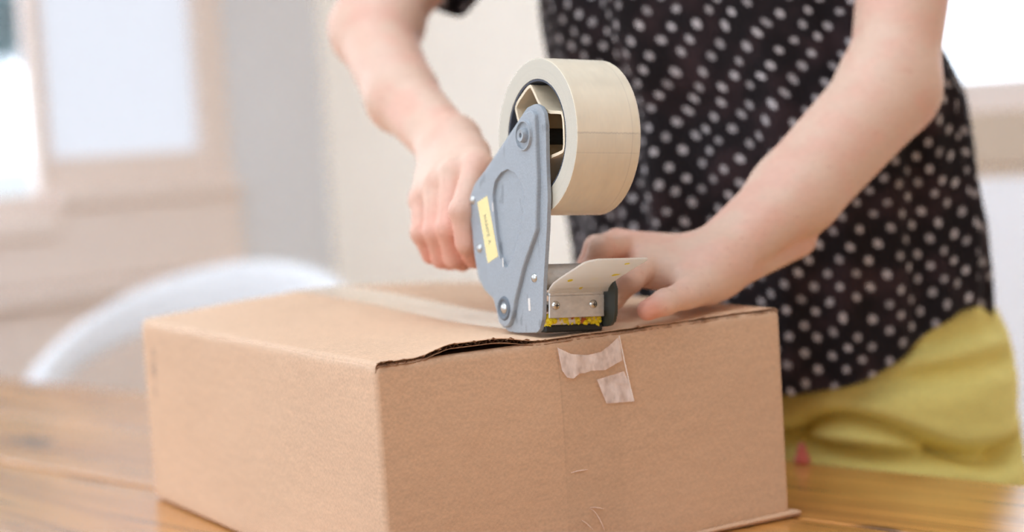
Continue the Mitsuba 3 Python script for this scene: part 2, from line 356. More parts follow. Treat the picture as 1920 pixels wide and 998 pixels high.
put('wooden_table__apron', cat([bx(T0 + .10, T1 - .10, N1 - .12, N1 - .095, TZ - .13, TZ - .036), bx(T0 + .10, T1 - .10, edges[5] + .095, edges[5] + .12, TZ - .13, TZ - .036)]), 'table_frame', ROOM)
for a in (T0 + .11, T1 - .11):
    for b in (edges[5] + .11, N1 - .11):
        m = prism(sg.box(-.035, -.035, .035, .035), TZ - .036); m.vertices[:, :2] *= (1 - .25 * (1 - m.vertices[:, 2:] / TZ)); m.apply_translation([a, b, 0])
        put('wooden_table__leg', m, 'table_frame', ROOM)

# ---------------------------------------------------------------- the cardboard box (a along its end, b along its side, c up from the top edge)
BW, BD, BH = .335, .452, .155
lab('cardboard_box', 'brown cardboard box being taped shut on the wooden table', 'box')
def perimeter(inset, n_side=(46, 60), r=.004):
    x0, y0, x1, y1 = inset, inset, BW - inset, BD - inset; pts = []
    for (cx, cy, a0) in ((x1 - r, y0 + r, -90), (x1 - r, y1 - r, 0), (x0 + r, y1 - r, 90), (x0 + r, y0 + r, 180)):
        for k in range(6):
            a = math.radians(a0 + 90 * k / 5); pts.append((cx + r * math.cos(a), cy + r * math.sin(a)))
        nx = {-90: (x1, y1 - r), 0: (x0 + r, y1), 90: (x0, y0 + r), 180: (x1 - r, y0)}[a0]
        p = np.array(pts[-1]); q = np.array(nx); m = n_side[0] if a0 in (0, 180) else n_side[1]
        for t in np.linspace(0, 1, m + 1)[1:-1]: pts.append(tuple(p + (q - p) * t))
    return np.array(pts)
levels = [(-BH + .0015, .0015), (-BH + .004, 0)] + [(c, 0) for c in np.linspace(-BH + .012, -.006, 26)] + [(-.003, .0004), (-.0012, .0014), (0, .0034), (-.0006, .006), (-.0034, .0085)]
rows = []
for c, ins in levels:
    q = perimeter(ins); P = np.column_stack([q, np.full(len(q), c)])
    s = math.sin(math.pi * np.clip((c + BH) / BH, 0, 1))
    g = (meshkit.fbm(np.column_stack([q[:, 0] * 12, q[:, 1] * 12, np.full(len(q), c * 14)]), 3) - .5)
    cxy = q - [BW / 2, BD / 2]; out = np.zeros_like(q)
    fx = np.abs(np.abs(cxy[:, 0]) - BW / 2) < np.abs(np.abs(cxy[:, 1]) - BD / 2)
    out[fx, 0] = np.sign(cxy[fx, 0]); out[~fx, 1] = np.sign(cxy[~fx, 1])
    edge = np.where(fx, 1 - (cxy[:, 1] / (BD / 2)) ** 4, 1 - (cxy[:, 0] / (BW / 2)) ** 4)
    P[:, :2] += out * ((.0012 * s + .0016 * g) * np.clip(edge, 0, 1))[:, None]
    P[:, 2] += .0012 * (meshkit.noise(np.column_stack([q * 30, q[:, :1] * 0])) - .5) * (c > -.004)
    rows.append(P)
v, f = grid_mesh(np.array(rows), True)
m = trimesh.Trimesh(v, f, process=False)
top = rows[-1]; capm = trimesh.Trimesh(np.vstack([top, [[BW / 2, BD / 2, -.0036]]]), [[i, (i + 1) % len(top), len(top)] for i in range(len(top))], process=False)
bot = rows[0]; capb = trimesh.Trimesh(np.vstack([bot, [[BW / 2, BD / 2, bot[0, 2]]]]), [[(i + 1) % len(bot), i, len(bot)] for i in range(len(bot))], process=False)
put('cardboard_box__body', cat([m, capm, capb]), 'cardboard', BOXM, smooth=50)

def ridge(b): return .0115 * smooth01((b - .10) / .34)
def smooth01(t): t = np.clip(t, 0, 1); return t * t * (3 - 2 * t)
SEAM = .1675
def flap_top(a, b):
    """height of the closed flaps' upper face"""
    tri = 1 - np.abs(a - SEAM) / SEAM
    lift = .0058 * smooth01((a - .028) / .03) * (1 - smooth01((a - .085) / .045)) * np.exp(-np.maximum(b, 0) / .03)
    hinge = -.0040 * (1 - np.sqrt(1 - np.clip(1 - (np.minimum(a, BW - a) - .001) / .005, 0, 1) ** 2))
    crump = .0012 * (meshkit.fbm(np.stack([a * 25, b * 14, a * 0], -1), 3) - .5) * smooth01(np.minimum(a, BW - a) / .02)
    return .0013 + ridge(b) * np.clip(tri, 0, 1) ** .8 + lift + hinge + crump
FT = .0034
def flap(a0, a1, key):
    na, nb = 96, 90
    q0 = np.linspace(0, 1, na); aa = a0 + (a1 - a0) * (q0 ** 1.35 if a0 < .1 else 1 - (1 - q0) ** 1.35); tb = np.linspace(0, 1, nb) ** 1.5
    torn = .0006 + .0022 * meshkit.fbm(np.column_stack([aa * 120, aa * 0, aa * 0]), 3) - .0016 * meshkit.noise(np.column_stack([aa * 900, aa * 0, aa * 0]))
    Ag, Bg = np.meshgrid(aa, tb, indexing='ij'); Bg = torn[:, None] + Bg * (BD - .002 - torn[:, None])
    Zt = flap_top(Ag, Bg)
    def liner(off, th):
        up = np.stack([Ag, Bg, Zt + off], -1); dn = np.stack([Ag, Bg, Zt + off - th], -1)
        ring_ = np.concatenate([up, dn[:, ::-1]], 1)
        v, f = grid_mesh(ring_, True); m = trimesh.Trimesh(v, f, process=False)
        caps = []
        for k in (0, na - 1):
            r = ring_[k]; n2 = len(r) // 2; o = np.arange(n2 - 1)
            fs = np.vstack([np.column_stack([o, o + 1, 2 * n2 - 2 - o]), np.column_stack([o, 2 * n2 - 2 - o, 2 * n2 - 1 - o])])
            caps.append(trimesh.Trimesh(r, fs, process=False))
        m = cat([m] + caps); trimesh.repair.fix_normals(m); return m
    k = put(key, liner(0, .0005), 'cardboard', BOXM, smooth=40)
    put(k + '__inner_liner', liner(-FT + .0005, .0005), 'cardboard_edge', BOXM)
    af = np.linspace(a0 + (.0045 if a0 < .1 else .001), a1 - (.001 if a0 < .1 else .0045), 260); ph = af / .0062 * 2 * math.pi
    hgt = (FT - .0012) * (.5 + .5 * np.sin(ph + 2 * meshkit.noise(np.column_stack([af * 80, af * 0, af * 0]))))
    rowsf = []
    for b in [.0012] + list(np.linspace(.008, BD - .004, 44)):
        bb = np.full(len(af), b) + (np.interp(af, aa, torn) * .9 + .0012 * meshkit.noise(np.column_stack([af * 700, af * 0 + 3, af * 0])) - .0006 if b < .01 else 0)
        rowsf.append(np.column_stack([af, bb, flap_top(af, bb) - FT + .0006 + hgt]))
    put(k + '__fluting', grid_mesh(np.array(rowsf)), 'cardboard_edge_two', BOXM)
    return k
scene['cardboard_edge_two'] = {'type': 'twosided', 'bsdf': {'type': 'diffuse', 'reflectance': mikit.proc(cardboard_edge)}}
flap(.0010, SEAM - .0008, 'cardboard_box__flap')
flap(SEAM + .0008, BW - .0010, 'cardboard_box__flap')
# torn paper shreds along the front cut edge
for i, a in enumerate([.004, .009, .020, .034, .046, .058, .073, .088, .101, .113, .122, .128, .205, .236, .262, .291]):
    L = rng.uniform(.002, .0065); w = rng.uniform(.0006, .0014); n = 7
    s = np.linspace(-.5, .5, n); mid = np.column_stack([a + s * L, -.0006 - .0012 * rng.random() + .0005 * np.sin(s * 9), flap_top(np.full(n, a), np.full(n, .002)) + .0002 + .0008 * np.cos(s * 5) * rng.random()])
    wv = np.column_stack([s * 0, np.full(n, 1.), np.full(n, -.3)]) * w
    P = np.stack([mid - wv, mid + wv * rng.uniform(.6, 1.4, (n, 1)), mid + wv * .9 - [0, 0, .0004], mid - wv - [0, 0, .0004]], 1)
    put('cardboard_box__paper_shred', grid_mesh(P, True), 'cardboard_edge_two', BOXM)
# the bottom flap's corner sticking out at the lower right
P = []
for a in np.linspace(.20, BW + .004, 26):
    s = smooth01((a - .22) / .10); row = []
    for b, c in ((.004, -BH + .0035), (-.003 - .0035 * s, -BH + .0030 + .001 * s), (-.0045 - .0040 * s, -BH + .0022 + .0012 * s), (-.003 - .0035 * s, -BH + .0006), (.004, -BH + .0006)): row.append((a, b, c))
    P.append(row)
put('cardboard_box__bottom_flap', grid_mesh(np.array(P)), 'cardboard', BOXM, smooth=60)
# clear tape: the new strip along the seam and the old remnant over the front edge
scene['clear_tape'] = {'type': 'thindielectric', 'int_ior': 1.47}
def haze_fn(p, n, uv):
    a, b, c = loc(p, BOX, E1, E2, Zv)
    return dr.clip(.30 + .75 * fbm(a * 210 + c * 60, c * 120 - a * 80, 3, 3), .2, .9)
scene['seam_tape'] = {'type': 'blendbsdf', 'weight': .34, 'a': {'type': 'thindielectric', 'int_ior': 1.45}, 'b': {'type': 'twosided', 'bsdf': {'type': 'principled', 'base_color': rgb(lin(246, 226, 196)), 'roughness': .3, 'specular': .5}}}
scene['haze_tape'] = {'type': 'blendbsdf', 'weight': mikit.proc(haze_fn), 'a': {'type': 'thindielectric', 'int_ior': 1.5}, 'b': {'type': 'twosided', 'bsdf': {'type': 'principled', 'base_color': rgb(lin(244, 232, 226)), 'roughness': .25, 'specular': .6}}}
aa = np.linspace(SEAM - .024, SEAM + .024, 9); bb = np.linspace(.075, BD - .003, 70); Ag, Bg = np.meshgrid(aa, bb, indexing='ij')
put('cardboard_box__tape_strip', grid_mesh(np.stack([Ag, Bg, flap_top(Ag, Bg) + .0006 + .0003 * meshkit.noise(np.stack([Ag * 150, Bg * 20, Ag * 0], -1))], -1)), 'seam_tape', BOXM, smooth=True, label='new clear tape along the top seam')
def on_front(pts, off, dens=.002):
    p = sg.Polygon(pts).buffer(0); x0, y0, x1, y1 = p.bounds
    vs, fs = trimesh.creation.triangulate_polygon(p.segmentize(dens), engine='earcut')
    out = -off - .0013 - .0004 * meshkit.noise(np.column_stack([vs * 240, vs[:, :1] * 0]))
    V = np.column_stack([vs[:, 0], out, vs[:, 1]])
    return V, fs
mm = lambda pts: [(x / 1000, y / 1000) for x, y in pts]
FILM = mm([(137, -2.6), (188.9, -2.0), (192.1, -20.7), (198.2, -50.3), (174.9, -48.7), (171.1, -38.9), (167.2, -30.7), (157.1, -24.5), (149, -27.9), (143.9, -26.5), (140, -20.9)])
k = put('cardboard_box__tape_strip', on_front(FILM, .0006), 'clear_tape', BOXM, label='torn piece of old clear tape on the front')
for h in ([(137.7, -5.2), (148.5, -10.9), (161.4, -13.2), (173, -12.4), (182.2, -7.5), (187.9, -3.7), (189.3, -9.9), (190.3, -20.5), (184.8, -22), (175.6, -25.3), (163.6, -24.3), (158.3, -25.4), (154.5, -24.9), (149, -27.9), (143.9, -26.5), (140, -20.9)],
          [(168.1, -31.1), (177.1, -30), (191.2, -28.1), (194.6, -36), (198.2, -50.3), (174.9, -48.7), (171.1, -38.9)]):
    put(k + '__hazy_patch', on_front(mm(h), .0009), 'haze_tape', BOXM)
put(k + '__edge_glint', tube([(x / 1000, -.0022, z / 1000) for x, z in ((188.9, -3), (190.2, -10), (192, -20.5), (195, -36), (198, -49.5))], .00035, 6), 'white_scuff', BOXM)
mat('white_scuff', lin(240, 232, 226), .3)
mat('pale_scuff', lin(222, 196, 176), .5)
for pts in ([(148.9, -126.5), (153.5, -129.5), (158, -134.8)], [(156.5, -119.5), (163.5, -124), (167.6, -137.2)], [(157, -119), (162, -119.6), (168, -122)], [(143, -92.7), (149, -91.7), (157, -92.6)]):
    q0, q1, q2 = np.array(pts) / 1000; t = np.linspace(0, 1, 14)[:, None]; q = (1 - t) ** 2 * q0 + 2 * t * (1 - t) * q1 + t ** 2 * q2
    put('cardboard_box__scuff', tube(np.column_stack([q[:, 0], np.full(len(q), -.0016), q[:, 1]]), .00034 * (.3 + np.sin(np.linspace(.2, 2.9, 14))), 6), 'pale_scuff', BOXM)

# ---------------------------------------------------------------- the tape dispenser (x to its front, y up, z out of its left side plate)
yaw, tilt = -.03, -.07
nn = E1 * math.cos(yaw) + E2 * math.sin(yaw); nn = nn * math.cos(tilt) + Zv * math.sin(tilt)
wv = np.cross(nn, Zv); wv /= np.linalg.norm(wv); vv = np.cross(wv, nn)
DO = np.array([.0170, 1.1696, .9092]); DM = frame(DO, wv, vv, -nn)
OUT = mm([(-19.2, 155.2), (-8.5, 157.3), (-.3, 154.9), (4, 150.2), (6.1, 142.6), (6.7, 118.9), (8.6, 93), (7.3, 72.1), (2.8, 35.1), (1.5, 11.7), (-2.2, 3.1), (-6.5, .6), (-34, -1.4), (-46.2, -1.2), (-56.3, 2.1), (-61, 9), (-62.5, 15), (-67.2, 20.1), (-81.6, 26.2), (-90.6, 34.3), (-97, 50.4), (-101.1, 71.7), (-102.6, 76), (-105.9, 81), (-107.6, 87.7), (-105.1, 91.6), (-96.7, 102.9), (-81.1, 112.4), (-43.3, 138.4)])
PANEL = mm([(-2.8, 139.3), (-.4, 104.6), (-2, 70.8), (-19.6, 45.9), (-31.6, 21.6), (-35.5, 9.4), (-40.5, 3.4), (-46.2, 1.6), (-54.7, 4.4), (-57.4, 11.5), (-63.7, 22.2), (-71.1, 36.7), (-79, 62.1), (-86.2, 86.6), (-88.5, 101), (-79, 108.5), (-42, 134), (-18, 151), (-9, 153), (-3.8, 149.5)])
TEAR = mm([(-41.1, 113.2), (-51, 110.8), (-59.7, 104.9), (-63.3, 95.1), (-58.3, 70.9), (-52.2, 50.7), (-43.7, 42.3), (-32.6, 53.6), (-22.9, 71.6), (-18, 87.1), (-17.9, 97.7), (-23.1, 104.7), (-31.3, 110.7)])
def smooth_poly(pts, r=.0025): return sg.Polygon(pts).buffer(-r).buffer(2 * r).buffer(-r)
lab('tape_dispenser', 'grey metal packing-tape gun held upright on the cardboard box', 'tape dispenser')
def D(part, mesh, m, **kw): return put('tape_dispenser__' + part, mesh, m, DM, **kw)
D('side_plate', bevprism(smooth_poly(OUT, .001).exterior.coords, .0030, -.0030, .0008), 'steel_paint', smooth=40)
pan = bevprism(smooth_poly(PANEL, .003).exterior.coords, .0034, -.0002, .0012, 3, smooth_poly(TEAR, .004))
D('raised_panel', pan, 'steel_paint', smooth=35)
D('raised_panel__teardrop', prism(smooth_poly(TEAR, .004).buffer(.0003), .0009, -.0001), 'steel_paint')
PV = (-.0168, .1358)
def at(x, y, z=0): return T().translate([x, y, z]).matrix if False else trimesh.transformations.translation_matrix([x, y, z])
D('pivot_boss', lathe([(0, .0008), (.0014, .0008), (.0018, .0036), (.0042, .0040), (.0050, .0024), (.0052, .0002), (.0090, .0002), (.0094, .0020), (.0102, .0020), (.0109, 0)], 48, at(*PV, .0031)), 'steel_paint', smooth=30)
def head(x, y, z, r=.0032, h=.0019): return lathe([(0, h), (r * .5, h * .93), (r * .85, h * .6), (r, 0), (r, -.0012), (0, -.0012)], 24, at(x, y, z))
for x, y, r in ((-.0988, .0912, .0033), (-.088, .0563, .0033), (-.0089, .0382, .0033), (-.0462, .0152, .0040)):
    z = .0031 if r > .0035 else 0
    if r > .0035: D('boss_ring', lathe([(.0042, .0003), (.0052, .0002), (.0066, .0013), (.0078, .0013), (.0088, 0)], 32, at(x, y, z)), 'steel_paint_dark', smooth=30)
    D('rivet', head(x, y, z, r), 'zinc', smooth=40)
D('marker_slot', cbox((0, 0, 0), (.0028, .0088, .0006), .0004).apply_transform(trimesh.transformations.rotation_matrix(.12, [0, 0, 1])).apply_transform(at(-.0160, .0195, .0001)), 'slot_white')
for x, y in ((-.0625, .0865), (-.0478, .0475)):
    D('scratch', cbox((0, 0, 0), (.0014, .0065, .0003), .0001).apply_transform(trimesh.transformations.rotation_matrix(.12, [0, 0, 1])).apply_transform(at(x, y, .0033)), 'slot_white')
LAB = np.array(mm([(-85.3, 89.7), (-70.8, 94.4), (-54.7, 51.7), (-69.9, 46.3)]))
D('paper_label', prism(LAB, .0003, .0032), 'label_yellow', label='small pale yellow paper label with faded letters')
ld = LAB[2] - LAB[1]; ld /= np.linalg.norm(ld); ln = np.array([-ld[1], ld[0]])
tm = meshkit.text_mesh('NAMPE A', .0036, .00012); tm.apply_translation([-tm.bounds.mean(0)[0], -tm.bounds.mean(0)[1], 0])
R = np.eye(4); R[:2, 0] = ld; R[:2, 1] = ln; R[:2, 3] = LAB.mean(0); R[2, 3] = .0035
tm.apply_transform(R); D('paper_label__lettering', tm, 'ink_faded')
# between the plates
def cyl(x, y, r, z0, z1, n=40, ch=.0006): return lathe([(0, z0), (r - ch, z0), (r, z0 + ch), (r, z1 - ch), (r - ch, z1), (0, z1)], n, at(x, y, 0))
RB = mm([(-44, 4), (0, 3.2), (8, 4.6), (12.5, 8), (14.5, 14), (14.8, 30), (6, 46), (-12, 50), (-44, 40)])
D('lower_bracket', bevprism(smooth_poly(RB, .002).exterior.coords, .0025, -.0525, .0006).apply_transform(np.diag([1, 1, 1, 1])), 'dark_bracket', smooth=40, label='dark lower bracket on the far side')
D('guide_roller', cyl(-.009, .0385, .0090, -.0495, -.0035), 'bare_steel', smooth=40)
D('guide_roller__axle', cyl(-.009, .0385, .0030, -.0515, -.0028), 'zinc', smooth=40)
D('cutter_plate', cat([cbox((.0042, .0187, -.0255), (.0016, .0152, .0440), .0005), cbox((.0030, .0275, -.0255), (.0040, .0030, .0440), .0008)]), 'bare_steel', label='bright steel blade holder plate')
for z in (-.0085, -.0385):
    m = lathe([(0, .0017), (.0016, .0016), (.0027, .0010), (.0031, 0), (0, 0)], 24)
    m.apply_transform(frame([.0050, .0198, z], [0, 0, -1.], [0, 1, 0], [1, 0, 0]))
    k = D('screw', m, 'zinc', smooth=40)
    c1 = cat([cbox((.0067, .0198, z), (.0006, .0030, .0006), .0001), cbox((.0067, .0198, z), (.0006, .0006, .0030), .0001)])
    D('screw' + k[len('tape_dispenser__screw'):] + '__cross_slot', c1, 'dark_slot')
gs = []
for s, off in ((0, 0), (.05, .0006), (.15, .0009), (.35, .0006), (.6, 0), (.85, -.0006), (1, -.001)):
    L = .0575; d = np.array([.885, .465]); nrm = np.array([-d[1], d[0]])
    gs.append((np.array([.0053, .0288]) + d * s * L + nrm * (off * 3.0), s))
go = np.array([g[0] for g in gs])
def guard_mesh():
    P = []; d = np.array([.885, .465]); nrm = np.array([-d[1], d[0]])
    u = np.linspace(0, 1, 40)
    for th in (.0006, -.0006):
        rows_ = []
        for t in u:
            s_ = np.interp(t, [0, 1], [0, 1]); c = np.array([np.interp(s_, [g[1] for g in gs], go[:, j]) for j in (0, 1)]) + nrm * th
            cut = .007 * max(0, (t - .86) / .14) ** 2.2; cut2 = .0025 * max(0, (t - .94) / .06) ** 2
            zz = np.linspace(-.0025 - cut, -.0500 + cut2, 14)
            rows_.append(np.column_stack([np.full(14, c[0]), np.full(14, c[1]), zz]))
        P.append(np.array(rows_))
    v1, f1 = grid_mesh(P[0]); v2, f2 = grid_mesh(P[1])
    a, b = P[0].shape[:2]; idx = np.arange(a * b).reshape(a, b); loop = np.concatenate([idx[0], idx[1:, -1], idx[-1, -2::-1], idx[-2:0:-1, 0]])
    n = a * b; l2 = np.roll(loop, -1)
    F = np.vstack([f1, f2[:, ::-1] + n, np.column_stack([loop, loop + n, l2]), np.column_stack([l2, loop + n, l2 + n])])
    m = trimesh.Trimesh(np.vstack([v1, v2]), F, process=False); trimesh.repair.fix_normals(m); return m
D('blade_guard', guard_mesh(), 'guard_plastic', smooth=40, label='grey plastic blade guard with yellow specks')
D('applicator_roller', cyl(-.0060, .0080, .0056, -.0490, -.0032), 'roller_cream', smooth=40, label='cream roller with yellow paint crumbs')
D('rubber_wiper', cat([cbox((-.0075, .0034, -.0262), (.0162, .0050, .0464), .001), cbox((-.0150, .0070, -.0262), (.0070, .0080, .0464), .001)]), 'black_rubber')
bits = []; obits = []
for i in range(60):
    z = -.004 - .044 * rng.random() ** .75; a = rng.uniform(-.6, 1.0)
    c = np.array([-.0060 + .0058 * math.cos(a), .0080 + .0058 * math.sin(a), z]); s = rng.uniform(.0006, .0024)
    m = trimesh.creation.icosphere(1, 1.0); m.vertices *= s * rng.uniform(.4, 1.3, 3); m.vertices += c + rng.normal(size=(len(m.vertices), 3)) * s * .15
    (bits if i % 7 else obits).append(m)
D('applicator_roller__paint_crumbs', cat(bits), 'yellow_bits'); labels['tape_dispenser__applicator_roller__paint_crumbs'] = {'label': 'yellow crumbs', 'kind': 'stuff'}
D('applicator_roller__rust_crumbs', cat(obits), 'orange_bits'); labels['tape_dispenser__applicator_roller__rust_crumbs'] = {'label': 'brown crumbs', 'kind': 'stuff'}
D('strut', cat([cbox((-.0225, .058, -.0105), (.0030, .056, .0125), .0006)]).apply_transform(np.eye(4)), 'bare_steel')
D('spacer', cyl(-.0462, .0152, .0040, -.0505, -.0028), 'zinc', smooth=40)
D('axle', cyl(PV[0] + .002, PV[1] - .001, .0075, -.0560, -.0028), 'black_rubber', smooth=40)
hp = np.array([[-.078, .078, -.0150], [-.105, .077, -.0155], [-.125, .074, -.0150], [-.150, .070, -.0140], [-.172, .067, -.0130], [-.184, .065, -.0125]])
D('handle', cat([tube(hp, [.0105, .0115, .0125, .0130, .0125, .008], 20)]), 'handle_plastic', smooth=50, label='red handle inside the fist')
HC = np.array([-.0140, .1348])
lob = []
for t0 in (4, 124, 244):
    for da, r in ((-20, .0392), (20, .0392), (29, .0312), (40, .0248), (60, .0218), (80, .0248), (91, .0312)):
        a = math.radians(t0 + da); lob.append((HC[0] + r * math.cos(a), HC[1] + r * math.sin(a)))
for _ in range(2): lob = [q for i in range(len(lob)) for q in (tuple(.8 * np.array(lob[i]) + .2 * np.array(lob[(i + 1) % len(lob)])), tuple(.2 * np.array(lob[i]) + .8 * np.array(lob[(i + 1) % len(lob)])))]
hub = sg.Polygon(lob); hub = hub.buffer(-.001).buffer(.002).buffer(-.001)
ring_ = hub.difference(hub.buffer(-.0021))
D('hub', prism(ring_, .0470, -.0525).union(prism(hub.buffer(-.0008), .002, -.0400)) if False else prism(ring_, .0472, -.0520), 'hub_plastic', label='ivory three-lobed hub inside the tape roll')
D('hub__back_plate', prism(hub.buffer(-.0010), .0020, -.0515), 'black_rubber')
rib = []
for t0 in (64, 184, 304):
    a = math.radians(t0); rib.append(cbox((0, 0, 0), (.016, .0016, .036), .0002).apply_transform(trimesh.transformations.rotation_matrix(a, [0, 0, 1])).apply_transform(at(HC[0] + .0135 * math.cos(a), HC[1] + .0135 * math.sin(a), -.026)))
D('hub__rib', cat(rib), 'hub_plastic_dark')

# ---------------------------------------------------------------- the roll of tape on the dispenser
def tape_fn(p, n, uv):
    x, y, z = loc(p, DO, wv, vv, -nn)
    x, y = x - float(HC[0]), y - float(HC[1]); r = dr.sqrt(x * x + y * y); ang = dr.atan2(y, x)
    base = mix(lin(220, 209, 186), lin(180, 172, 155), dr.select(r < .0534, 1., 0.) * .8)
    rings = (noise(r * 9000, 1, 1) - .5) * .10 * dr.select(r < .0534, 1., 0.)
    out = dr.select(r > .0532, 1., 0.)
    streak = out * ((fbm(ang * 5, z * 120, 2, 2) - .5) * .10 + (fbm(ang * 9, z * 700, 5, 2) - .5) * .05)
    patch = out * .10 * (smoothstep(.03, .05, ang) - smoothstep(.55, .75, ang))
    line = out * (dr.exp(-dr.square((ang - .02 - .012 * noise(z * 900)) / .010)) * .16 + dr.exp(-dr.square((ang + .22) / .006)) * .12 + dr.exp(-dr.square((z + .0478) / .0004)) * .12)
    return base * (1 + rings + streak + patch - line)
mat('tape', mikit.proc(tape_fn), .28, specular=.5, clearcoat=.8, clearcoat_gloss=.92)
lab('tape_roll', 'beige roll of clear packing tape mounted on the grey dispenser', 'tape roll')
z0, z1 = -.0548, -.0043
put('tape_roll__tape', lathe([(.0398, z0), (.0530, z0), (.0537, z0 + .0003), (.0540, z0 + .001), (.0540, z1 - .001), (.0537, z1 - .0003), (.0530, z1), (.0398, z1), (.0398, z0)], 128, at(*HC)), 'tape', DM, smooth=30)
put('tape_roll__core', lathe([(.0382, z0 + .0004), (.0397, z0 + .0004), (.0397, z1 - .0004), (.0382, z1 - .0004), (.0382, z0 + .0004)], 96, at(*HC)), 'core_card', DM, smooth=30, label='dark cardboard core')

# ---------------------------------------------------------------- the person
lab('person', 'person in a black white-dotted blouse and mustard trousers taping the box', 'person')
J = {'l_elbow': (0.3175, 1.4105, 1.0641), 'l_shoulder': (0.3810, 1.4963, 1.3317), 'l_mid': (0.2242, 1.3443, 0.9867), 'l_wrist': (0.1479, 1.2915, 0.9392), 'l_index0': (0.1007, 1.2717, 0.9425), 'l_index1': (0.0849, 1.2451, 0.9359), 'l_index2': (0.0721, 1.2501, 0.9226), 'l_index3': (0.0585, 1.2241, 0.9145), 'l_ulna0': (0.1552, 1.2751, 0.9209), 'l_ulna1': (0.2260, 1.3464, 0.9489), 'l_middle0': (0.0866, 1.2968, 0.9560), 'l_middle1': (0.0667, 1.2689, 0.9583), 'l_middle2': (0.0536, 1.2712, 0.9356), 'l_middle3': (0.0424, 1.2793, 0.9145), 'l_ring0': (0.0820, 1.3212, 0.9596), 'l_ring1': (0.0641, 1.2949, 0.9575), 'l_ring2': (0.0526, 1.2974, 0.9375), 'l_ring3': (0.0427, 1.3281, 0.9145), 'l_little0': (0.0806, 1.3409, 0.9560), 'l_little1': (0.0643, 1.3214, 0.9500), 'l_little2': (0.0560, 1.3223, 0.9353), 'l_little3': (0.0498, 1.3807, 0.9145), 'l_thumb0': (0.1393, 1.2645, 0.9272), 'l_thumb1': (0.1229, 1.2341, 0.9236), 'l_thumb2': (0.1061, 1.2159, 0.9211), 'l_thumb3': (0.0932, 1.2086, 0.9170), 'r_elbow': (-0.1128, 1.5725, 1.1498), 'r_mid': (-0.0842, 1.4772, 1.0844), 'r_wrist': (-0.0439, 1.3885, 1.0390), 'r_shoulder': (0.0450, 1.6800, 1.3400), 'r_little0': (-0.0664, 1.3304, 1.0014), 'r_little1': (-0.0673, 1.3124, 0.9757), 'r_little2': (-0.0614, 1.3191, 0.9582), 'r_little3': (-0.0544, 1.3417, 0.9524), 'r_ring0': (-0.0549, 1.3192, 1.0122), 'r_ring1': (-0.0560, 1.2974, 0.9767), 'r_ring2': (-0.0529, 1.3059, 0.9561), 'r_ring3': (-0.0467, 1.3305, 0.9511), 'r_middle0': (-0.0406, 1.3098, 1.0208), 'r_middle1': (-0.0450, 1.2846, 0.9795), 'r_middle2': (-0.0428, 1.2938, 0.9564), 'r_middle3': (-0.0374, 1.3205, 0.9508), 'r_index0': (-0.0219, 1.3023, 1.0266), 'r_index1': (-0.0342, 1.2676, 0.9927), 'r_index2': (-0.0326, 1.2697, 0.9689), 'r_index3': (-0.0277, 1.2927, 0.9543), 'r_thumb0': (-0.0328, 1.3745, 1.0274), 'r_thumb1': (-0.0134, 1.3662, 1.0103), 'r_thumb2': (-0.0117, 1.3516, 0.9896), 'r_thumb3': (-0.0155, 1.3383, 0.9739)}
J = {k: np.array(v) for k, v in J.items()}
RED = []
def skin_fn(p, n, uv):
    g = fbm(p.x * 38, p.y * 38, p.z * 38, 3); h = fbm(p.x * 300, p.y * 300, p.z * 300, 2)
    base = mix(lin(216, 182, 160), lin(218, 173, 152), smoothstep(.35, .7, g))
    base = mix(base, lin(214, 180, 160), smoothstep(.55, .8, fbm(p.x * 17 + 9, p.y * 17, p.z * 17, 2)) * .6)
    fre = smoothstep(.84, .90, noise(p.x * 170, p.y * 170, p.z * 170)) * .10
    base = base * (mi.Color3f(1.) - mi.Color3f(.5, .9, 1.) * fre)
    for c, r, s in RED:
        d = dr.sqrt(dr.square(p.x - float(c[0])) + dr.square(p.y - float(c[1])) + dr.square(p.z - float(c[2])))
        base = mix(base, mi.Color3f(*lin(214, 128, 104)), dr.exp(-dr.square(d / r)) * s)
    return base * (.95 + .1 * h)
prims = []
def bone(a, b, r1, r2, k=.006): prims.append((np.asarray(a, float), np.asarray(b, float), r1, r2, k))
def chain(names, R, k=.004):
    for i in range(len(names) - 1): bone(J[names[i]], J[names[i + 1]], R[i], R[i + 1], k)
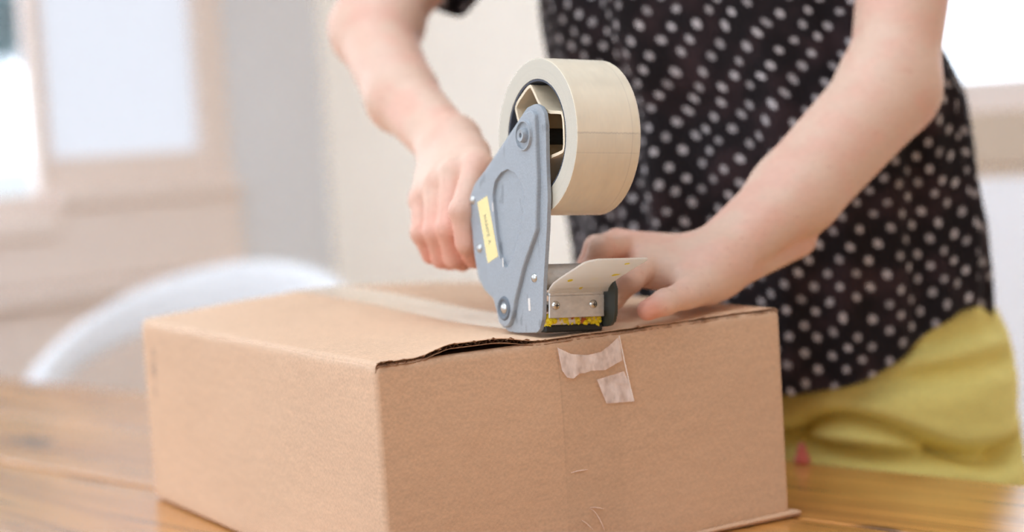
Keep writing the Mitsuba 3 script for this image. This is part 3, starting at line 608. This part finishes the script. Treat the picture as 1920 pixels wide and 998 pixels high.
def hand(h, spread):
    """palm, knuckles, four fingers and a thumb, grown from the wrist"""
    w = J[h + '_wrist']; mc = [J[f'{h}_{f}0'] for f in ('index', 'middle', 'ring', 'little')]
    ac = mc[3] - mc[0]; ac /= np.linalg.norm(ac); ax = (mc[1] + mc[2]) / 2 - w; ax /= np.linalg.norm(ax)
    back = np.cross(ac, ax); back /= np.linalg.norm(back); back *= np.sign(back @ (spread - w)) or 1
    for i, m in enumerate(mc):
        o = w + ac * (-.016 + .0107 * i) * (1.0 if h == 'l' else .68)
        bone(o, m - back * .004, .0165 if h == 'l' else .0145, .0112, .014 if h == 'l' else .010)
        bone(m - back * .001, m - back * .003, .0098, .0098, .006)
        if i < 3: bone((m + mc[i + 1]) / 2 - ax * .012 - back * .006, (m + mc[i + 1]) / 2 - ax * .045 - back * .007, .0115, .013, .012)
    for f, r in (('index', .0087), ('middle', .0088), ('ring', .0084), ('little', .0074)):
        n_ = [f'{h}_{f}{i}' for i in range(4)]
        chain(n_, [r * 1.10, r * 1.02, r * .95, r * .82], .0018)
        bone(J[n_[1]], J[n_[1]] + (0, 0, 1e-4), r * 1.07, r * 1.07, .004)
    n_ = [f'{h}_thumb{i}' for i in range(4)]
    q_ = .0142 if h == 'l' else .0115
    bone(w + (mc[0] - w) * .25, J[n_[0]], q_ + .001, q_, .010)
    bone(J[n_[0]], J[n_[1]], q_, .0105, .008); bone(J[n_[1]], J[n_[2]], .0100, .0092, .004); bone(J[n_[2]], J[n_[3]], .0094, .0076, .003)
    bone(J[n_[0]] * .4 + J[n_[1]] * .6, mc[0] * .7 + w * .3, .008, .008, .010)
hand('l', np.array([.1, 1.0, 1.3])); hand('r', np.array([-.3, 1.0, 1.2]))
for h in 'lr':
    sh, el, mid, wr = (J[f'{h}_{x}'] for x in ('shoulder', 'elbow', 'mid', 'wrist'))
    mc0, mc3 = J[h + '_index0'], J[h + '_little0']; ac = mc3 - mc0; ac /= np.linalg.norm(ac)
    fo = wr - el; fo /= np.linalg.norm(fo); ac = ac - fo * (ac @ fo); ac /= np.linalg.norm(ac)
    g = 1. if h == 'l' else .84
    for s in (-1, 1):
        bone(el + (mid - el) * .25, mid + ac * s * .006 * g, .0335 * g, .0290 * g, .012)
        bone(mid + ac * s * .006 * g, wr + ac * s * .0095 * g, .0285 * g, .0190 * g, .012)
        bone(wr + ac * s * .0095 * g, wr + ac * s * .010 * g + fo * .012, .0190 * g, .0180 * g, .012)
    bone(el, mid, .0345 * g, .0300 * g, .015)
    bone(sh, el, .0460, .0350 * (1 if h == 'l' else .92), .02)
    ua = sh - el; ua /= np.linalg.norm(ua)
    bone(el - fo * .006 - ua * .006, el + fo * .02 + ua * .02, .031, .031, .015)
SL, SR = J['l_shoulder'], J['r_shoulder']
CH = np.array([.197, 1.602, 0]); WA = np.array([.243, 1.640, 0]); HI = np.array([.275, 1.655, 0])
def tz(c, z): return np.array([c[0], c[1], z])
bone(J['l_ulna0'] * .8 + J['l_wrist'] * .2, J['l_ulna1'], .0085, .0125, .008)
for s in (-1, 1):
    a = TA * s
    bone(tz(CH, 1.33) + a * .080, tz(CH, 1.18) + a * .060, .060, .075, .02)
    bone(tz(CH, 1.18) + a * .060, tz(WA, 1.0) + a * .050, .075, .078, .02)
    bone(tz(WA, 1.0) + a * .050, tz(HI, .86) + a * .070, .078, .090, .02)
    bone(tz(CH, 1.345) + a * .05, SL if s > 0 else SR, .050, .046, .03)
    bone(tz(CH, 1.20) + a * .060 - NA * .045, tz(CH, 1.19) + a * .055 - NA * .042, .050, .050, .02)
NK = tz(CH, 1.37) - NA * .01; HD = NK + np.array([-.055, -.055, .165])
bone(NK, NK + (HD - NK) * .55, .056, .050, .04)
bone(HD + (0, 0, .030) + NA * .012, HD + (0, 0, .022) - NA * .012, .078, .076, .03)
bone(HD + (0, 0, .01) - NA * .022, HD - NA * .050 + (0, 0, -.058), .062, .030, .03)
for s in (-1, 1):
    bone(HD + TA * s * .030 - NA * .03, HD - NA * .05 + TA * s * .008 + (0, 0, -.05), .048, .026, .03)
    bone(HD + TA * s * .032 - NA * .078 + (0, 0, .012), HD + TA * s * .032 - NA * .078 + (0, 0, .0122), .0125, .0125, .004)
    bone(HD + TA * s * .078 + (0, 0, .018), HD + TA * s * .077 + NA * .004 + (0, 0, -.018), .013, .009, .005)
bone(HD - NA * .088 + (0, 0, .014), HD - NA * .105 + (0, 0, -.020), .007, .012, .008)
bone(HD - NA * .082 + TA * .018 + (0, 0, -.052), HD - NA * .082 - TA * .018 + (0, 0, -.052), .009, .009, .005)
for f in ('thumb', 'index', 'middle', 'ring', 'little'):
    RED.append((J[f'l_{f}3'], .0105, .95)); 
for f in ('index', 'middle', 'ring', 'little'):
    RED.append(((J[f'r_{f}2'] + J[f'r_{f}3']) / 2, .020, .62)); RED.append((J[f'r_{f}1'], .016, .22))
RED += [(J['l_middle0'] + (0, 0, .010), .02, .25), (J['r_elbow'], .05, .12)]
mat('skin', mikit.proc(skin_fn), .48, specular=.4)
skin = skin_surface(prims, .0021)
put('person__body', skin, 'skin', None, smooth=True)
mat('hair', lin(96, 64, 44), .45)
hp_ = [(HD + (0, 0, .045) + NA * .022, HD + (0, 0, .035) + NA * .006, .084, .084, .02), (HD + NA * .05 + (0, 0, .03), HD + NA * .055 + (0, 0, -.09), .066, .05, .03)]
for s in (-1, 1): hp_.append((HD + TA * s * .045 + NA * .03 + (0, 0, .03), HD + TA * s * .05 + NA * .035 + (0, 0, -.06), .05, .035, .03))
put('person__hair', skin_surface(hp_, .006), 'hair', None, smooth=True)

# blouse: loose, dotted, curved hem
def dots(p, n, uv):
    u, v = (uv.x + .004 * noise(uv.x * 40, uv.y * 30)) / .0128, (uv.y + .010 * noise(uv.x * 30 + 7, uv.y * 30)) / .0250
    hit = mi.Float(0.)
    for du in (-1, 0, 1):
        cu = dr.floor(u + .5) + du
        off = .5 * (cu - 2 * dr.floor(cu / 2))
        cv = dr.floor(v - off + .5)
        jx, jy = mikit.cell_rand(cu, cv, 3) - .5, mikit.cell_rand(cu, cv, 8) - .5
        dx, dy = (u - cu - .30 * jx) * .0128, (v - off - cv - .16 * jy) * .0250
        d = dr.sqrt(dx * dx + dy * dy)
        hit = dr.maximum(hit, (1 - smoothstep(.0028, .0041, d)) * (.55 + .45 * mikit.cell_rand(cu, cv, 5)))
    w = fbm(p.x * 30, p.y * 30, p.z * 30, 3)
    base = mix(lin(27, 22, 24), lin(52, 38, 40), smoothstep(.4, .8, w))
    return mix(base, lin(196, 190, 191), hit * .95)
mat('blouse_cloth', mikit.proc(dots), .8, specular=.2, sheen=.2)
def blouse():
    zs = np.concatenate([np.linspace(0, 1, 64)]); na = 260; ph = np.linspace(0, 2 * math.pi, na, endpoint=False)   # ph: 0 = her left side, pi/2 = her front
    P = np.zeros((len(zs), na, 3)); UV = np.zeros((len(zs), na, 2))
    c_, s_ = np.cos(ph), np.sin(ph)
    hem = .804 + .066 * np.abs(c_) ** 6 + .012 * (s_ < 0) * np.abs(s_)
    for i, t in enumerate(zs):
        z = hem + (1.355 - hem) * t
        K = [.76, .86, .94, 1.06, 1.16, 1.25, 1.32, 1.36]
        A_ = np.interp(z, K, [.196, .203, .206, .203, .190, .178, .172, .150]); B_ = np.interp(z, K, [.150, .150, .146, .138, .134, .128, .105, .085])
        cx = np.interp(z, K, [.256, .255, .252, .238, .208, .199, .200, .198]); cy = np.interp(z, K, [1.655, 1.650, 1.646, 1.632, 1.612, 1.604, 1.602, 1.602])
        low = np.clip((1.25 - z) / .4, 0, 1)
        fold = (.0075 * np.sin(ph * 7 + 1.2 + 1.1 * np.sin(z * 9)) + .006 * np.sin(ph * 12 + .4 + 2 * np.sin(z * 6 + 1)) + .0050 * np.sin(ph * 23 + 3 * z)) * (.35 + .40 * low) * (.55 + .45 * smooth01((z - .80) / .12))
        fold += (.012 + .010 * smooth01((z - .85) / .15)) * (meshkit.fbm(np.column_stack([c_ * 2.3 + 5, s_ * 2.3, z * 6]), 3) - .5) + .010 * (meshkit.noise(np.column_stack([c_ * 6, s_ * 6, z * 16])) - .5)
        cr = np.cos(ph - 1.95) ; fold += .012 * np.exp(-((ph - 1.62) / .10) ** 2) * (.6 + .4 * np.sin(z * 14)) - .010 * np.exp(-((ph - 1.80) / .08) ** 2)
        n_ = np.stack([c_ / np.maximum(A_, .01), s_ / np.maximum(B_, .01)], 1); n_ /= np.linalg.norm(n_, axis=1)[:, None]
        lx = A_ * c_ + n_[:, 0] * fold; ly = B_ * s_ + n_[:, 1] * fold
        P[i, :, 0] = cx + TA[0] * lx - NA[0] * ly; P[i, :, 1] = cy + TA[1] * lx - NA[1] * ly; P[i, :, 2] = z
        UV[i, :, 1] = z + .015 * np.sin(ph * 3)
        arc = np.concatenate([[0], np.cumsum(np.linalg.norm(np.diff(P[i, :, :2], axis=0), axis=1))]); UV[i, :, 0] = .8 * arc + .2 * ph * .19
    P = np.concatenate([P, P[:, :1]], 1); last = UV[:, :1].copy(); last[:, :, 0] = UV[:, -1:, 0] + .003; UV = np.concatenate([UV, last], 1)
    return P, UV
P, UV = blouse(); v, f = grid_mesh(P)
put('person__blouse', (v, f), 'blouse_cloth', None, smooth=True, uv=UV.reshape(-1, 2))
def sleeve(h, t1, r0, r1, key):
    sh, el = J[h + '_shoulder'], J[h + '_elbow']; d = el - sh; d /= np.linalg.norm(d); L = np.linalg.norm(el - sh)
    x = np.cross(d, Zv); x /= np.linalg.norm(x); y = np.cross(d, x); a = np.linspace(0, 2 * math.pi, 65); P = []; U = []
    for t in np.linspace(-.12, t1, 18):
        r = r0 + (r1 - r0) * max(t, 0) / t1 + .004 * np.sin(a * 5 + t * 9) * max(t, 0)
        P.append(sh + d * t * L + r[:, None] * (np.cos(a)[:, None] * x + np.sin(a)[:, None] * y)); U.append(np.column_stack([a * .06, np.full(65, t * L)]))
    v, f = grid_mesh(np.array(P)); put(key, (v, f), 'blouse_cloth', None, smooth=True, uv=np.array(U).reshape(-1, 2))
sleeve('r', .72, .062, .060, 'person__blouse__sleeve'); sleeve('l', .30, .062, .062, 'person__blouse__sleeve')

# trousers, with creases across the hip
tp_ = []
def tb(a, b, r1, r2, k=.03): tp_.append((np.asarray(a), np.asarray(b), r1, r2, k))
for s in (-1, 1):
    a = TA * s
    tb(tz(HI, .90) + a * .045, tz(HI, .79) + a * .085, .088, .110, .03)
    tb(tz(HI, .80) + a * .085, tz(HI, .70) + a * .100, .112, .108, .05)
    tb(tz(HI, .70) + a * .098, tz(HI, .46) + a * .095 - NA * .005, .105, .072)
    tb(tz(HI, .46) + a * .095 - NA * .005, tz(HI, .08) + a * .10 + NA * .01, .070, .058)
tr_ = skin_surface(tp_, .0040)
tv = tr_.vertices.copy(); tn = np.array(tr_.vertex_normals)
q = tv - HI; la, lf_, lz = q @ TA, -(q @ NA), tv[:, 2]
def crease(z0, slope, curve, wid, dep, a0, a1):
    zc = z0 + slope * la + curve * la ** 2
    return -dep * np.exp(-((lz - zc) / wid) ** 2) * smooth01((la - a0) / .04) * (1 - smooth01((la - a1) / .05)) * smooth01((lf_ + .06) / .04)
disp = crease(.7102, 1.196, -5.2, .0075, .032, .03, .20) + crease(.762, -.10, 0, .0070, .030, -.10, .19) + crease(.800, .25, 0, .012, .010, .06, .22) + crease(.835, -.10, 0, .010, .008, .05, .22) + crease(.765, .28, 0, .010, .008, .10, .24)
disp += .010 * (meshkit.fbm(np.column_stack([la * 7, lf_ * 7, lz * 26]), 3) - .5)
tr_.vertices = tv + tn * disp[:, None]
mat('mustard_cloth', mikit.proc(lambda p, n, uv: mi.Color3f(*lin(220, 206, 122)) * (.88 + .24 * fbm(p.x * 420, p.y * 420, p.z * 420, 2)) * (.94 + .12 * fbm(p.x * 12, p.y * 12, p.z * 12, 2))), .85, specular=.2, sheen=.3)
put('person__trousers', tr_, 'mustard_cloth', None, smooth=True)
mat('shoe', lin(90, 70, 58), .5)
for s in (-1, 1):
    o = tz(HI, 0) + TA * s * .10
    put('person__shoe', skin_surface([(o + (0, 0, .045) + NA * .02, o - NA * .15 + (0, 0, .032), .042, .032, .02), (o + (0, 0, .035) + NA * .03, o + (0, 0, .09), .035, .038, .02)], .006), 'shoe', None, smooth=True)

# small red thing by the table's far edge
mat('red_plastic', lin(190, 92, 82), .4)
lab('red_peg', 'small red peg standing on the table edge right of the box', 'peg')
put('red_peg__foot', lathe([(0, 0), (.0062, 0), (.0068, .001), (.0066, .004), (.0052, .0075), (0, .0085)], 24, at(.2375, 1.4595, .7502)), 'red_plastic', None, smooth=35)
put('red_peg__stem', lathe([(0, .006), (.0046, .0065), (.0040, .011), (.0030, .0150), (.0014, .0172), (0, .0176)], 20, at(.2375, 1.4595, .7502)), 'red_plastic', None, smooth=40)

# ---------------------------------------------------------------- the white chair across the table
mat('white_plastic', (.80, .80, .81), .3, specular=.5)
lab('white_chair', 'blurred white plastic chair with a curved hoop back beyond the table', 'chair')
rot = .287; CA = TA * math.cos(rot) + NA * math.sin(rot); CB = -TA * math.sin(rot) + NA * math.cos(rot)
CM = frame([-.535, 2.792, 0], CA, CB, Zv)
P = []
for t in np.linspace(-1, 1, 90):
    ph = t * math.pi * .66; c = np.array([  .288 * math.sin(ph), .21 * math.cos(ph), .846 - .124 * (1 - math.cos(ph))])
    d = np.array([.300 * math.cos(ph), -.21 * math.sin(ph), -.124 * math.sin(ph)]); d /= np.linalg.norm(d)
    o = np.cross(d, [0, 0, 1.]); o /= np.linalg.norm(o); u_ = np.cross(o, d)
    if u_[2] < 0: u_ = -u_
    hv = .026 + .020 * math.cos(ph / 1.3) ** 2; ho = .016 + .008 * abs(t); e = np.linspace(0, 2 * math.pi, 20, endpoint=False)
    c = c - u_ * hv * .8
    if abs(t) > .985: hv, ho = hv * .6, ho * .6
    P.append(c + hv * np.sign(np.sin(e))[:, None] * np.abs(np.sin(e))[:, None] ** .7 * u_ + ho * np.sign(np.cos(e))[:, None] * np.abs(np.cos(e))[:, None] ** .7 * o)
v, f = grid_mesh(np.array(P), True); m = trimesh.Trimesh(v, f, process=False); trimesh.repair.fix_normals(m)
put('white_chair__hoop_back', m, 'white_plastic', CM, smooth=50)
seat = bevprism([(.24 * math.cos(a) * (1 if abs(math.sin(a)) < 2 else 1), .23 * math.sin(a) - .02) for a in np.linspace(0, 2 * math.pi, 60, endpoint=False)], .03, .43, .01)
put('white_chair__seat', seat, 'white_plastic', CM, smooth=40)
for sx, sy in ((-1, -1), (1, -1), (-1, 1), (1, 1)):
    put('white_chair__leg', tube([(.15 * sx, .13 * sy, .44), (.18 * sx, .16 * sy, .22), (.21 * sx, .19 * sy, 0)], [.016, .014, .011], 12), 'white_plastic', CM, smooth=50)
for sx in (-1, 1):
    put('white_chair__arm_support', tube([(.23 * sx, .0, .44), (.27 * sx, -.04, .56), (.262 * sx, -.07, .63)], [.018, .016, .016], 12), 'white_plastic', CM, smooth=50)
